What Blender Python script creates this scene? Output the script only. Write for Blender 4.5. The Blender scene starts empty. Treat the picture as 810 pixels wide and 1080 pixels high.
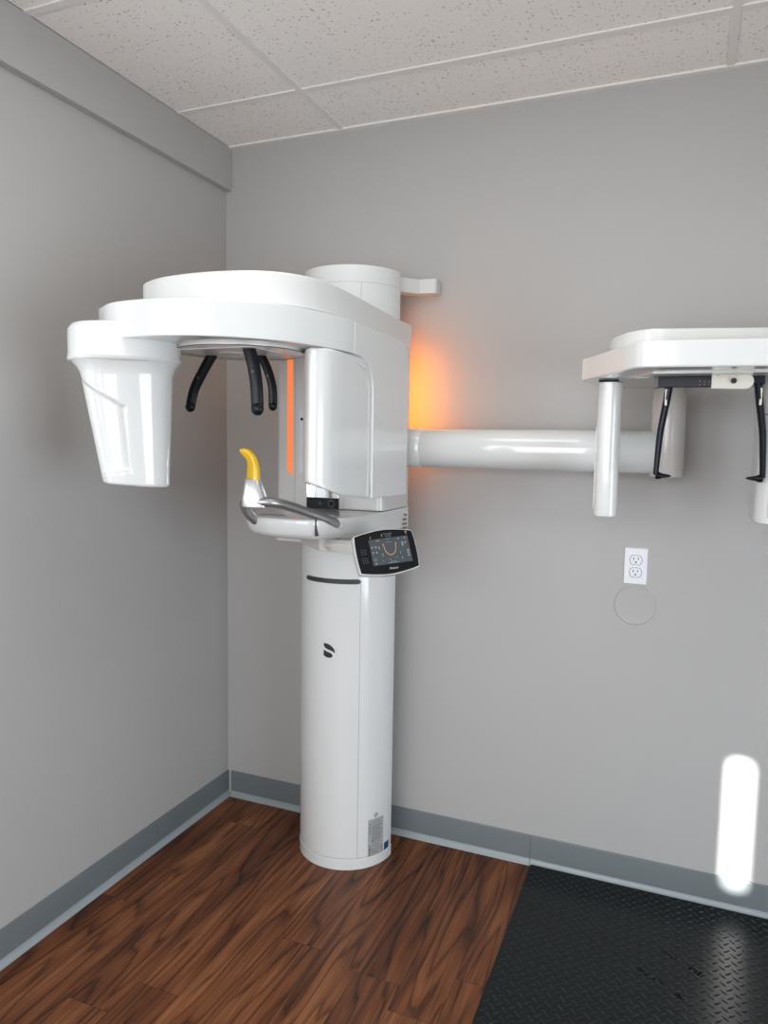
import bpy, bmesh, math, random
from mathutils import Vector, Matrix
random.seed(7)
S = bpy.context.scene
COL = S.collection
PI = math.pi

# ------------------------------------------------------------------ camera
CAMP = (1.63715, -2.39755, 1.41696)
def make_camera():
    f, pi_, ya, ro = 772.29, 0.092864, 0.387349, 0.016302
    cp, sp, c, s = math.cos(pi_), math.sin(pi_), math.cos(ya), math.sin(ya)
    F = Vector((-s*cp, c*cp, -sp)); R0 = Vector((c, s, 0)); U0 = R0.cross(F)
    R = R0*math.cos(ro) + U0*math.sin(ro); U = -R0*math.sin(ro) + U0*math.cos(ro)
    cd = bpy.data.cameras.new('camera'); cam = bpy.data.objects.new('camera', cd); COL.objects.link(cam)
    m = Matrix((R, U, -F)).transposed().to_4x4(); m.translation = Vector(CAMP)
    cam.matrix_world = m
    cd.sensor_fit = 'VERTICAL'; cd.sensor_height = 24.0; cd.lens = f/1080*24.0; cd.clip_start = 0.02
    S.camera = cam
make_camera()

# ------------------------------------------------------------------ world, daylight, exposure
S.view_settings.view_transform = 'Standard'; S.view_settings.look = 'None'
S.view_settings.gamma = 1.0; S.view_settings.use_curve_mapping = False
S.view_settings.exposure = 0.02
S.cycles.max_bounces = 10; S.cycles.diffuse_bounces = 6; S.cycles.glossy_bounces = 5
S.cycles.caustics_reflective = False; S.cycles.caustics_refractive = False
S.cycles.sample_clamp_indirect = 4.0
W = bpy.data.worlds.new('world'); S.world = W; W.use_nodes = True
W.node_tree.nodes['Background'].inputs[0].default_value = (0.85, 0.92, 1.0, 1)
W.node_tree.nodes['Background'].inputs[1].default_value = 1.6

RX, RY, RZ = 3.3, -3.9, 2.5          # room extents (corner of the left and back wall is the origin)
# window openings: left wall (y0,y1,z0,z1) and the wall behind the camera (x0,x1,z0,z1)
WA = (-1.62, -1.20, 0.95, 2.05)
WD = (-3.45, -2.15, 1.00, 2.25)
WB = (0.25, 1.95, 0.70, 2.15)
WC = (-3.10, -1.30, 0.12, 1.65)

def area(name, loc, direction, sx, sy, power, color, spread=PI):
    l = bpy.data.lights.new(name, 'AREA'); l.shape = 'RECTANGLE'; l.size = sx; l.size_y = sy
    l.energy = power; l.color = color; l.spread = spread
    o = bpy.data.objects.new(name, l); COL.objects.link(o); o.location = loc
    o.rotation_euler = Vector(direction).to_track_quat('-Z', 'Y').to_euler()
    return o
area('daylight_left_window', (-0.12, (WA[0]+WA[1])/2, (WA[2]+WA[3])/2), (1, 0, -0.25), WA[3]-WA[2], WA[1]-WA[0], 4, (0.93, 0.97, 1.0))
area('daylight_left_rear_window', (-0.12, (WD[0]+WD[1])/2, (WD[2]+WD[3])/2), (1, 0.35, -0.75), WD[3]-WD[2], WD[1]-WD[0], 20, (1.0, 0.99, 0.97))
area('daylight_front_window', ((WB[0]+WB[1])/2, RY-0.12, (WB[2]+WB[3])/2), (0, 1, -0.60), WB[1]-WB[0], WB[3]-WB[2], 47, (0.96, 0.975, 1.0))
area('daylight_right_window', (RX+0.12, (WC[0]+WC[1])/2, (WC[2]+WC[3])/2), (-1, 0, -0.70), WC[3]-WC[2], WC[1]-WC[0], 54, (0.80, 0.91, 1.0))

# spot standing in for low sun, through a narrow opening added for the wall patch
def sunbeam(target, slot, far, power):
    t, q = Vector(target), Vector(slot); d = (q-t); p = t + d*far
    l = bpy.data.lights.new('sun_patch_spot', 'SPOT'); l.energy = power; l.spot_size = math.radians(4.0); l.spot_blend = 0.3; l.shadow_soft_size = 0.035; l.color = (1.0, 0.985, 0.95)
    o = bpy.data.objects.new('sun_patch_spot', l); COL.objects.link(o); o.location = p; o.rotation_euler = (t-p).to_track_quat('-Z', 'Y').to_euler()
PT = (1.842, 0.0, 0.272); SL = (2.752, RY-0.05, 1.253)
sunbeam(PT, SL, 2.5, 34000)

# ------------------------------------------------------------------ materials
def mat(name, color, rough=0.5, metallic=0.0, coat=0.0, spec=0.5, emit=None, estr=0.0, bump=0.0, bscale=200.0, var=0.0, vscale=3.0):
    m = bpy.data.materials.new(name); m.use_nodes = True
    nt = m.node_tree; b = nt.nodes['Principled BSDF']
    b.inputs['Base Color'].default_value = (*color, 1)
    b.inputs['Roughness'].default_value = rough; b.inputs['Metallic'].default_value = metallic
    b.inputs['Coat Weight'].default_value = coat; b.inputs['Coat Roughness'].default_value = 0.04
    b.inputs['Specular IOR Level'].default_value = spec
    if emit: b.inputs['Emission Color'].default_value = (*emit, 1); b.inputs['Emission Strength'].default_value = estr
    tc = nt.nodes.new('ShaderNodeTexCoord')
    if bump:
        n = nt.nodes.new('ShaderNodeTexNoise'); n.inputs['Scale'].default_value = bscale; n.inputs['Detail'].default_value = 2
        nt.links.new(tc.outputs['Object'], n.inputs['Vector'])
        bp = nt.nodes.new('ShaderNodeBump'); bp.inputs['Strength'].default_value = bump; bp.inputs['Distance'].default_value = 0.001
        nt.links.new(n.outputs['Fac'], bp.inputs['Height']); nt.links.new(bp.outputs[0], b.inputs['Normal'])
    if var:
        n = nt.nodes.new('ShaderNodeTexNoise'); n.inputs['Scale'].default_value = vscale; n.inputs['Detail'].default_value = 4
        nt.links.new(tc.outputs['Object'], n.inputs['Vector'])
        mr = nt.nodes.new('ShaderNodeMapRange'); mr.inputs['To Min'].default_value = 1-var; mr.inputs['To Max'].default_value = 1+var
        nt.links.new(n.outputs['Fac'], mr.inputs['Value'])
        mx = nt.nodes.new('ShaderNodeVectorMath'); mx.operation = 'SCALE'; mx.inputs[0].default_value = color
        nt.links.new(mr.outputs[0], mx.inputs['Scale']); nt.links.new(mx.outputs[0], b.inputs['Base Color'])
    return m

M = {}
M['wall'] = mat('wall_paint', (0.425, 0.417, 0.407), 0.55, bump=0.35, bscale=130, var=0.02)
M['white'] = mat('gloss_white_plastic', (0.69, 0.70, 0.69), 0.12, coat=0.35, bump=0.01, bscale=900)
M['white2'] = mat('satin_white_plastic', (0.66, 0.665, 0.655), 0.28, bump=0.01, bscale=900)
M['grayplastic'] = mat('pale_gray_plastic', (0.63, 0.612, 0.592), 0.22, coat=0.3, bump=0.01, bscale=900)
M['seam'] = mat('seam_gray', (0.42, 0.42, 0.42), 0.6, var=0.05)
M['black'] = mat('black_plastic', (0.005, 0.006, 0.008), 0.32, spec=0.22, bump=0.02, bscale=700)
M['smoke'] = mat('dark_translucent_plastic', (0.006, 0.009, 0.015), 0.25, coat=0.0, spec=0.15, bump=0.01, bscale=500)
M['slot'] = mat('dark_gray_recess', (0.035, 0.038, 0.042), 0.4, bump=0.02, bscale=500)
M['logo'] = mat('dark_print', (0.02, 0.025, 0.025), 0.4, var=0.05)
M['print'] = mat('gray_print', (0.12, 0.12, 0.12), 0.5, var=0.05)
M['silver'] = mat('satin_silver', (0.62, 0.63, 0.65), 0.32, metallic=0.75, bump=0.02, bscale=600)
M['steel'] = mat('dark_satin_metal', (0.40, 0.40, 0.41), 0.36, metallic=0.85, bump=0.02, bscale=400)
M['yellow'] = mat('yellow_plastic', (0.78, 0.47, 0.01), 0.25, coat=0.3, bump=0.02, bscale=300)
M['cream'] = mat('cream_plastic', (0.66, 0.64, 0.56), 0.35, bump=0.02, bscale=400)
M['mirror'] = mat('mirror_glass', (0.93, 0.94, 0.95), 0.015, metallic=1.0, var=0.01)
M['led'] = mat('orange_light_strip', (0.25, 0.10, 0.05), 0.6, spec=0.1, emit=(1.0, 0.22, 0.06), estr=0.9, var=0.02)
M['ledback'] = mat('orange_glow_strip', (0.9, 0.35, 0.1), 0.5, emit=(1.0, 0.26, 0.0), estr=28.0, var=0.02)
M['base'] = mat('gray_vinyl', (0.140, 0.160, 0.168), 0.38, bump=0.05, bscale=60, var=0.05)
M['basetoe_lit'] = mat('gray_vinyl_lit_toe', (0.28, 0.315, 0.33), 0.35, bump=0.05, bscale=60, var=0.06)  # same vinyl, lightened: the reflection along the toe is put into the colour
M['grid'] = mat('ceiling_grid_paint', (0.80, 0.77, 0.745), 0.5, var=0.02)
M['matrubber'] = mat('black_rubber', (0.005, 0.008, 0.009), 0.25, spec=0.24, bump=0.03, bscale=300)
M['tread'] = mat('black_rubber_tread', (0.006, 0.009, 0.010), 0.24, spec=0.52, bump=0.03, bscale=300)
M['matmark'] = mat('black_scuff', (0.002, 0.002, 0.002), 0.9, spec=0.02, var=0.1)
M['outlet'] = mat('outlet_plastic', (0.80, 0.81, 0.84), 0.30, bump=0.01, bscale=300)
M['label'] = mat('silver_label', (0.36, 0.38, 0.38), 0.4, var=0.05, vscale=60)
M['blue'] = mat('blue_label', (0.008, 0.07, 0.17), 0.4, var=0.15, vscale=200)
M['navy'] = mat('blue_print', (0.02, 0.04, 0.18), 0.4, var=0.1)
M['screen'] = mat('lcd_panel', (0.03, 0.035, 0.04), 0.15, emit=(0.045, 0.058, 0.066), estr=0.7, var=0.15, vscale=20)
M['scr_hi'] = mat('lcd_pale', (0.05, 0.05, 0.05), 0.3, emit=(0.30, 0.37, 0.42), estr=0.5, var=0.1)
M['scr_or'] = mat('lcd_orange', (0.05, 0.03, 0.02), 0.3, emit=(0.85, 0.38, 0.16), estr=0.55, var=0.1)
M['scr_ye'] = mat('lcd_yellow', (0.05, 0.05, 0.02), 0.3, emit=(0.6, 0.55, 0.1), estr=0.5, var=0.1)
M['winframe'] = mat('window_frame_paint', (0.75, 0.75, 0.74), 0.4, var=0.02)

def ceiling_material():
    m = bpy.data.materials.new('acoustic_tile'); m.use_nodes = True; nt = m.node_tree; b = nt.nodes['Principled BSDF']
    b.inputs['Roughness'].default_value = 0.9; b.inputs['Specular IOR Level'].default_value = 0.1
    tc = nt.nodes.new('ShaderNodeTexCoord')
    nz = nt.nodes.new('ShaderNodeTexNoise'); nz.inputs['Scale'].default_value = 60; nz.inputs['Detail'].default_value = 3
    nt.links.new(tc.outputs['Object'], nz.inputs['Vector'])
    add = nt.nodes.new('ShaderNodeMixRGB'); add.blend_type = 'ADD'; add.inputs[0].default_value = 0.02
    nt.links.new(tc.outputs['Object'], add.inputs[1]); nt.links.new(nz.outputs['Color'], add.inputs[2])
    mp = nt.nodes.new('ShaderNodeMapping'); mp.inputs['Scale'].default_value = (1.0, 2.2, 1.0)
    nt.links.new(add.outputs[0], mp.inputs['Vector'])
    v = nt.nodes.new('ShaderNodeTexVoronoi'); v.inputs['Scale'].default_value = 80; v.inputs['Randomness'].default_value = 1
    nt.links.new(mp.outputs[0], v.inputs['Vector'])
    sel = nt.nodes.new('ShaderNodeSeparateColor'); nt.links.new(v.outputs['Color'], sel.inputs[0])
    rr = nt.nodes.new('ShaderNodeMapRange'); rr.inputs['From Min'].default_value = 0.30; rr.inputs['To Min'].default_value = 0.02; rr.inputs['To Max'].default_value = 0.31
    nt.links.new(sel.outputs[0], rr.inputs['Value'])
    lt = nt.nodes.new('ShaderNodeMath'); lt.operation = 'LESS_THAN'
    nt.links.new(v.outputs['Distance'], lt.inputs[0]); nt.links.new(rr.outputs[0], lt.inputs[1])
    mx = nt.nodes.new('ShaderNodeMixRGB'); mx.inputs[1].default_value = (0.88, 0.845, 0.81, 1); mx.inputs[2].default_value = (0.40, 0.35, 0.32, 1)
    nt.links.new(lt.outputs[0], mx.inputs[0])
    nt.links.new(mx.outputs[0], b.inputs['Base Color'])
    n2 = nt.nodes.new('ShaderNodeTexNoise'); n2.inputs['Scale'].default_value = 90; n2.inputs['Detail'].default_value = 4
    nt.links.new(tc.outputs['Object'], n2.inputs['Vector'])
    sb = nt.nodes.new('ShaderNodeMath'); sb.operation = 'SUBTRACT'; nt.links.new(n2.outputs['Fac'], sb.inputs[0]); nt.links.new(lt.outputs[0], sb.inputs[1])
    bp = nt.nodes.new('ShaderNodeBump'); bp.inputs['Strength'].default_value = 0.35; bp.inputs['Distance'].default_value = 0.002
    nt.links.new(sb.outputs[0], bp.inputs['Height']); nt.links.new(bp.outputs[0], b.inputs['Normal'])
    return m
M['ceiling'] = ceiling_material()

def wood_material():
    m = bpy.data.materials.new('wood_plank_vinyl'); m.use_nodes = True; nt = m.node_tree; b = nt.nodes['Principled BSDF']
    N = nt.nodes.new; Lk = nt.links.new
    def math_(op, a, b_=None, c=None):
        n = N('ShaderNodeMath'); n.operation = op
        for i, v in enumerate((a, b_, c)):
            if v is None: continue
            if isinstance(v, (int, float)): n.inputs[i].default_value = v
            else: Lk(v, n.inputs[i])
        return n.outputs[0]
    tc = N('ShaderNodeTexCoord'); sx = N('ShaderNodeSeparateXYZ'); Lk(tc.outputs['Object'], sx.inputs[0])
    X, Y = sx.outputs[0], sx.outputs[1]
    u = math_('DIVIDE', math_('ADD', X, 0.001), 0.127); row = math_('FLOOR', u); fu = math_('FRACT', u)
    wn = N('ShaderNodeTexWhiteNoise'); wn.noise_dimensions = '1D'; Lk(row, wn.inputs['W'])
    v = math_('ADD', math_('DIVIDE', Y, 1.22), wn.outputs['Value']); seg = math_('FLOOR', v); fv = math_('FRACT', v)
    cb = N('ShaderNodeCombineXYZ'); Lk(row, cb.inputs[0]); Lk(seg, cb.inputs[1])
    wn2 = N('ShaderNodeTexWhiteNoise'); wn2.noise_dimensions = '2D'; Lk(cb.outputs[0], wn2.inputs['Vector'])
    rnd = wn2.outputs['Value']
    c1 = N('ShaderNodeCombineXYZ'); Lk(math_('ADD', math_('MULTIPLY', X, 7.5), math_('MULTIPLY', rnd, 37)), c1.inputs[0])
    Lk(math_('ADD', math_('MULTIPLY', Y, 0.75), math_('MULTIPLY', rnd, 11)), c1.inputs[1])
    n1 = N('ShaderNodeTexNoise'); n1.inputs['Scale'].default_value = 1.0; n1.inputs['Detail'].default_value = 2.5; n1.inputs['Roughness'].default_value = 0.4; Lk(c1.outputs[0], n1.inputs['Vector'])
    ring = math_('FRACT', math_('MULTIPLY', n1.outputs['Fac'], 13.0))
    c2 = N('ShaderNodeCombineXYZ'); Lk(math_('MULTIPLY', X, 190), c2.inputs[0]); Lk(math_('MULTIPLY', Y, 4), c2.inputs[1]); Lk(math_('MULTIPLY', rnd, 9), c2.inputs[2])
    n2 = N('ShaderNodeTexNoise'); n2.inputs['Scale'].default_value = 1.0; n2.inputs['Detail'].default_value = 3; Lk(c2.outputs[0], n2.inputs['Vector'])
    c3 = N('ShaderNodeCombineXYZ'); Lk(math_('ADD', math_('MULTIPLY', X, 9), math_('MULTIPLY', rnd, 51)), c3.inputs[0]); Lk(math_('MULTIPLY', Y, 1.8), c3.inputs[1])
    n3 = N('ShaderNodeTexNoise'); n3.inputs['Scale'].default_value = 1.0; n3.inputs['Detail'].default_value = 3; Lk(c3.outputs[0], n3.inputs['Vector'])
    rr = N('ShaderNodeValToRGB'); e = rr.color_ramp.elements
    e[0].position = 0.0; e[0].color = (0.33, 0.33, 0.33, 1); e[1].position = 1.0; e[1].color = (0.12, 0.12, 0.12, 1)
    for pos, val in ((0.10, 0.72), (0.45, 0.86), (0.78, 0.66), (0.93, 0.28)):
        q = rr.color_ramp.elements.new(pos); q.color = (val, val, val, 1)
    Lk(ring, rr.inputs[0])
    fac = math_('ADD', math_('MULTIPLY', rr.outputs[0], 0.42), math_('MULTIPLY', n2.outputs['Fac'], 0.56))
    fac = math_('ADD', fac, math_('MULTIPLY', math_('SUBTRACT', n3.outputs['Fac'], 0.5), 0.9))
    fac = math_('ADD', fac, math_('MULTIPLY', math_('SUBTRACT', rnd, 0.5), 0.10))
    cr = N('ShaderNodeValToRGB'); e = cr.color_ramp.elements
    e[0].position = 0.12; e[0].color = (0.011, 0.004, 0.002, 1); e[1].position = 0.95; e[1].color = (0.31, 0.130, 0.052, 1)
    for pos, c in ((0.34, (0.052, 0.017, 0.0075, 1)), (0.52, (0.108, 0.034, 0.0125, 1)), (0.70, (0.185, 0.066, 0.025, 1))):
        q = cr.color_ramp.elements.new(pos); q.color = c
    Lk(fac, cr.inputs[0])
    # joints
    du = math_('MULTIPLY', math_('MINIMUM', fu, math_('SUBTRACT', 1.0, fu)), 0.127)
    dv = math_('MULTIPLY', math_('MINIMUM', fv, math_('SUBTRACT', 1.0, fv)), 1.22)
    j = math_('LESS_THAN', math_('MINIMUM', du, dv), 0.0009)
    mx = N('ShaderNodeMixRGB'); Lk(math_('MULTIPLY', j, 0.75), mx.inputs[0]); Lk(cr.outputs[0], mx.inputs[1]); mx.inputs[2].default_value = (0.02, 0.009, 0.006, 1)
    Lk(mx.outputs[0], b.inputs['Base Color'])
    b.inputs['Roughness'].default_value = 0.42
    b.inputs['Specular IOR Level'].default_value = 0.3
    bp = N('ShaderNodeBump'); bp.inputs['Strength'].default_value = 0.25; bp.inputs['Distance'].default_value = 0.0006
    Lk(math_('SUBTRACT', n2.outputs['Fac'], math_('MULTIPLY', j, 2.0)), bp.inputs['Height']); Lk(bp.outputs[0], b.inputs['Normal'])
    return m
M['wood'] = wood_material()

# ------------------------------------------------------------------ mesh helpers
ORI = Vector((0, 0, 0))
def link(name, bm, m, parent=None, smooth=35, bevel=0, seg=3, origin=None):
    me = bpy.data.meshes.new(name)
    bmesh.ops.recalc_face_normals(bm, faces=bm.faces)
    root = parent
    off = Vector((0, 0, 0))
    while root is not None:
        off += root.location; root = root.parent
    loc = Vector(origin) - off if origin is not None else Vector((0, 0, 0))
    if parent is None and origin is not None: loc = Vector(origin)
    bmesh.ops.translate(bm, verts=bm.verts, vec=-(off + loc))
    bm.to_mesh(me); bm.free()
    if isinstance(m, (list, tuple)):
        for q in m: me.materials.append(q)
    else: me.materials.append(m)
    o = bpy.data.objects.new(name, me); COL.objects.link(o); o.parent = parent; o.location = loc
    if smooth:
        for p in me.polygons: p.use_smooth = True
        if not bevel: me.set_sharp_from_angle(angle=math.radians(smooth))
    if bevel:
        b = o.modifiers.new('bevel', 'BEVEL'); b.width = bevel; b.segments = seg; b.limit_method = 'ANGLE'; b.angle_limit = math.radians(35)
        b.harden_normals = True; b.miter_outer = 'MITER_ARC'
    return o
def struct(o): o['kind'] = 'structure'; return o
def thing(name, loc, label, cat, group=None):
    o = bpy.data.objects.new(name, None); COL.objects.link(o); o.location = loc; o.empty_display_size = 0.1
    o['label'] = label; o['category'] = cat
    if group: o['group'] = group
    return o
def box(bm, x0, x1, y0, y1, z0, z1):
    vs = [bm.verts.new((x, y, z)) for x in (x0, x1) for y in (y0, y1) for z in (z0, z1)]
    for f in ((0,1,3,2), (4,6,7,5), (0,4,5,1), (2,3,7,6), (0,2,6,4), (1,5,7,3)): bm.faces.new([vs[i] for i in f])
def B(x0, x1, y0, y1, z0, z1):
    bm = bmesh.new(); box(bm, x0, x1, y0, y1, z0, z1); return bm
def prism(pts, z0, z1, bm=None, zb=None):
    bm = bm or bmesh.new(); n = len(pts)
    lo = [bm.verts.new((x, y, zb(x, y) if zb else z0)) for x, y in pts]; hi = [bm.verts.new((x, y, z1)) for x, y in pts]
    for i in range(n): bm.faces.new((lo[i], lo[(i+1) % n], hi[(i+1) % n], hi[i]))
    bm.faces.new(lo[::-1]); bm.faces.new(hi); return bm
def xprism(pts, x0, x1, bm=None):       # profile in (y, z), extruded along x
    bm = bm or bmesh.new(); n = len(pts)
    lo = [bm.verts.new((x0, y, z)) for y, z in pts]; hi = [bm.verts.new((x1, y, z)) for y, z in pts]
    for i in range(n): bm.faces.new((lo[i], lo[(i+1) % n], hi[(i+1) % n], hi[i]))
    bm.faces.new(lo[::-1]); bm.faces.new(hi); return bm
def loft(rings, bm=None, cap=True):
    bm = bm or bmesh.new(); R_ = [[bm.verts.new(p) for p in r] for r in rings]; n = len(rings[0])
    for a, b in zip(R_, R_[1:]):
        for i in range(n): bm.faces.new((a[i], a[(i+1) % n], b[(i+1) % n], b[i]))
    if cap: bm.faces.new(R_[0][::-1]); bm.faces.new(R_[-1])
    return bm
def smooth_pts(pts, k=6, closed=False):  # Catmull-Rom through the points
    P = [Vector(p) for p in pts]; n = len(P); out = []
    for i in range(n if closed else n-1):
        if closed: a, b, c, d = P[(i-1) % n], P[i], P[(i+1) % n], P[(i+2) % n]
        else: a, b, c, d = P[max(i-1, 0)], P[i], P[i+1], P[min(i+2, n-1)]
        for j in range(k):
            t = j/k; out.append(0.5*((2*b)+(c-a)*t+(2*a-5*b+4*c-d)*t*t+(3*b-a-3*c+d)*t**3))
    if not closed: out.append(P[-1])
    return out
def tube(pts, r, n=16, bm=None, flat=1.0, k=8, flatdir=None):
    bm = bm or bmesh.new(); P = smooth_pts(pts, k); m_ = len(P); rings = []
    up = Vector(flatdir) if flatdir else Vector((0.13, 0.05, 1))
    for i, p in enumerate(P):
        t = (P[min(i+1, m_-1)]-P[max(i-1, 0)]).normalized()
        a = up - t*up.dot(t); a.normalize(); b = t.cross(a)
        f = i/(m_-1); rad = r(f) if callable(r) else r
        fl = flat
        rings.append([p + a*(math.cos(2*PI*j/n)*rad*fl) + b*(math.sin(2*PI*j/n)*rad) for j in range(n)])
    return loft(rings, bm)
def cyl(c, r, z0, z1, n=48, r2=None):
    r2 = r if r2 is None else r2
    return loft([[(c[0]+q*math.cos(2*PI*i/n), c[1]+q*math.sin(2*PI*i/n), z) for i in range(n)] for q, z in ((r, z0), (r2, z1))])
def rcyl(c, r, z0, z1, e=0.006, n=48, esy=1.0):   # cylinder with rounded ends
    rg = []
    for q, z in [(r-e, z0), (r-e*0.3, z0+e*0.3), (r, z0+e), (r, z1-e), (r-e*0.3, z1-e*0.3), (r-e, z1)]:
        rg.append([(c[0]+q*math.cos(2*PI*i/n), c[1]+q*esy*math.sin(2*PI*i/n), z) for i in range(n)])
    return loft(rg)
def disc_y(c, r, t, n=40, bm=None):     # short cylinder whose axis is y, centre c, from y=c.y to y=c.y-t
    return loft([[(c[0]+r*math.cos(2*PI*i/n), y, c[2]+r*math.sin(2*PI*i/n)) for i in range(n)] for y in (c[1], c[1]-t)], bm)
def text_bm(s, size, mtx, thick=0.0004):
    cu = bpy.data.curves.new('lettering', 'FONT'); cu.body = s; cu.size = size; cu.extrude = thick; cu.align_x = 'CENTER'; cu.align_y = 'CENTER'; cu.resolution_u = 3
    o = bpy.data.objects.new('lettering', cu); COL.objects.link(o)
    dg = bpy.context.evaluated_depsgraph_get(); me = bpy.data.meshes.new_from_object(o.evaluated_get(dg))
    bm = bmesh.new(); bm.from_mesh(me); bmesh.ops.transform(bm, matrix=mtx, verts=bm.verts)
    bpy.data.objects.remove(o); bpy.data.curves.remove(cu); bpy.data.meshes.remove(me)
    return bm
def frame_mtx(o, x, y, z):
    m = Matrix((Vector(x), Vector(y), Vector(z))).transposed().to_4x4(); m.translation = Vector(o); return m

# ------------------------------------------------------------------ the room
struct(link('floor', B(-0.1, RX+0.1, RY-0.1, 0.1, -0.05, 0), M['wood'], smooth=0))
struct(link('ceiling', B(-0.1, RX+0.1, RY-0.1, 0.1, RZ, RZ+0.05), M['ceiling'], smooth=0))
struct(link('wall_back', B(-0.1, RX+0.1, 0, 0.1, 0, RZ), M['wall'], smooth=0))
def holed(axis, pos, thick, a0, a1, z0, z1, h):
    bm = bmesh.new(); parts = [(a0, h[0], z0, z1), (h[1], a1, z0, z1), (h[0], h[1], z0, h[2]), (h[0], h[1], h[3], z1)]
    for p in parts:
        if axis == 'x': box(bm, pos-thick, pos, p[0], p[1], p[2], p[3])
        else: box(bm, p[0], p[1], pos-thick, pos, p[2], p[3])
    return bm
bm = bmesh.new()
for p in [(RY, WD[0], 0, RZ), (WD[0], WD[1], 0, WD[2]), (WD[0], WD[1], WD[3], RZ), (WD[1], WA[0], 0, RZ), (WA[0], WA[1], 0, WA[2]), (WA[0], WA[1], WA[3], RZ), (WA[1], 0.0, 0, RZ)]:
    box(bm, -0.1, 0, p[0], p[1], p[2], p[3])
struct(link('wall_left', bm, M['wall'], smooth=0))
bm = bmesh.new()
SW = (SL[0]-0.06, SL[0]+0.06, SL[2]-0.20, SL[2]+0.20)  # unseen opening, added to let the sun spot through
for p in [(0, WB[0], 0, RZ), (WB[0], WB[1], 0, WB[2]), (WB[0], WB[1], WB[3], RZ), (WB[1], SW[0], 0, RZ), (SW[0], SW[1], 0, SW[2]), (SW[0], SW[1], SW[3], RZ), (SW[1], RX, 0, RZ)]:
    box(bm, p[0], p[1], RY-0.1, RY, p[2], p[3])
struct(link('wall_front', bm, M['wall'], smooth=0))
# unseen slotted plate, added to cut the beam into the rounded wall patch
hw, hh, rr_ = 0.0215, 0.1255, 0.0165
inn = []
for cx, cz, a0 in ((hw-rr_, -hh+rr_, -90), (hw-rr_, hh-rr_, 0), (-hw+rr_, hh-rr_, 90), (-hw+rr_, -hh+rr_, 180)):
    for i in range(9):
        t = math.radians(a0+90*i/8); inn.append((SL[0]+cx+rr_*math.cos(t), SL[2]+cz+rr_*math.sin(t)))
bm = bmesh.new(); cent = (SL[0], SL[2]); out = []
for x, z in inn:
    dx, dz = x-cent[0], z-cent[1]; k = min(0.065/abs(dx) if dx else 9e9, 0.205/abs(dz) if dz else 9e9); out.append((cent[0]+max(-0.065, min(0.065, dx*0.07/(hw-rr_*0.8))), cent[1]+max(-0.205, min(0.205, dz*0.21/(hh-rr_*0.8)))))
for y in (RY-0.055, RY-0.045):
    A = [bm.verts.new((x, y, z)) for x, z in inn]; Bv = [bm.verts.new((x, y, z)) for x, z in out]; n = len(A)
    for i in range(n): bm.faces.new((A[i], A[(i+1) % n], Bv[(i+1) % n], Bv[i]))
struct(link('beam_slot_plate', bm, M['winframe'], smooth=0))
struct(link('wall_right', holed('x', RX+0.1, 0.1, RY, 0.0, 0, RZ, WC), M['wall'], smooth=0))
def win(n, axis, pos, h, bars):
    bm = bmesh.new(); w = 0.045
    def bar(a0, a1, z0, z1):
        if axis == 'x': box(bm, pos-0.07, pos-0.02, a0, a1, z0, z1)
        else: box(bm, a0, a1, pos-0.07, pos-0.02, z0, z1)
    bar(h[0], h[0]+w, h[2], h[3]); bar(h[1]-w, h[1], h[2], h[3]); bar(h[0]+w, h[1]-w, h[2], h[2]+w); bar(h[0]+w, h[1]-w, h[3]-w, h[3])
    for k in range(1, bars):
        a = h[0]+(h[1]-h[0])*k/bars; bar(a-w/2, a+w/2, h[2]+w, h[3]-w)
    struct(link('window_%d' % n, bm, M['winframe'], smooth=0))
win(1, 'x', 0, WA, 1); win(4, 'x', 0, WD, 2); win(2, 'y', RY, WB, 3); win(3, 'x', RX+0.09, WC, 2)

# soffit along the top of the left wall
struct(link('trim_1', B(0, 0.026, RY, 0, 2.345, RZ), M['wall'], smooth=0, bevel=0.002))
# ceiling grid: flanges of the T-bars and the wall angles
bm = bmesh.new()
for y in [-0.306 - 0.61*k for k in range(6)]: box(bm, 0.02, RX, y-0.012, y+0.012, RZ-0.004, RZ+0.002)
for x in (0.483, 1.702, 2.92): box(bm, x-0.010, x+0.010, RY, 0, RZ-0.0045, RZ+0.002)
box(bm, 0.02, RX, -0.020, 0, RZ-0.006, RZ+0.002); box(bm, 0.02, 0.026, RY, 0, RZ-0.004, RZ+0.002)
struct(link('trim_2', bm, M['grid'], smooth=0))

# lit ceiling panel in the grid, just in front of the picture's ceiling
cl = thing('ceiling_light', (1.09, -1.22, RZ), 'square-edged white ceiling light panel set in the tile grid', 'ceiling light')
link('diffuser', B(0.53, 1.65, -1.48, -0.97, RZ-0.012, RZ-0.006), mat('light_diffuser', (0.8, 0.8, 0.8), 0.5, emit=(1.0, 0.97, 0.93), estr=4.0, var=0.01), cl, smooth=0)
bm = bmesh.new()
for q in ((0.497, 0.532, -1.513, -0.932), (1.648, 1.688, -1.513, -0.932), (0.532, 1.648, -1.513, -1.478), (0.532, 1.648, -0.968, -0.932)): box(bm, q[0], q[1], q[2], q[3], RZ-0.016, RZ)
link('frame', bm, M['winframe'], cl, smooth=0)

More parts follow.
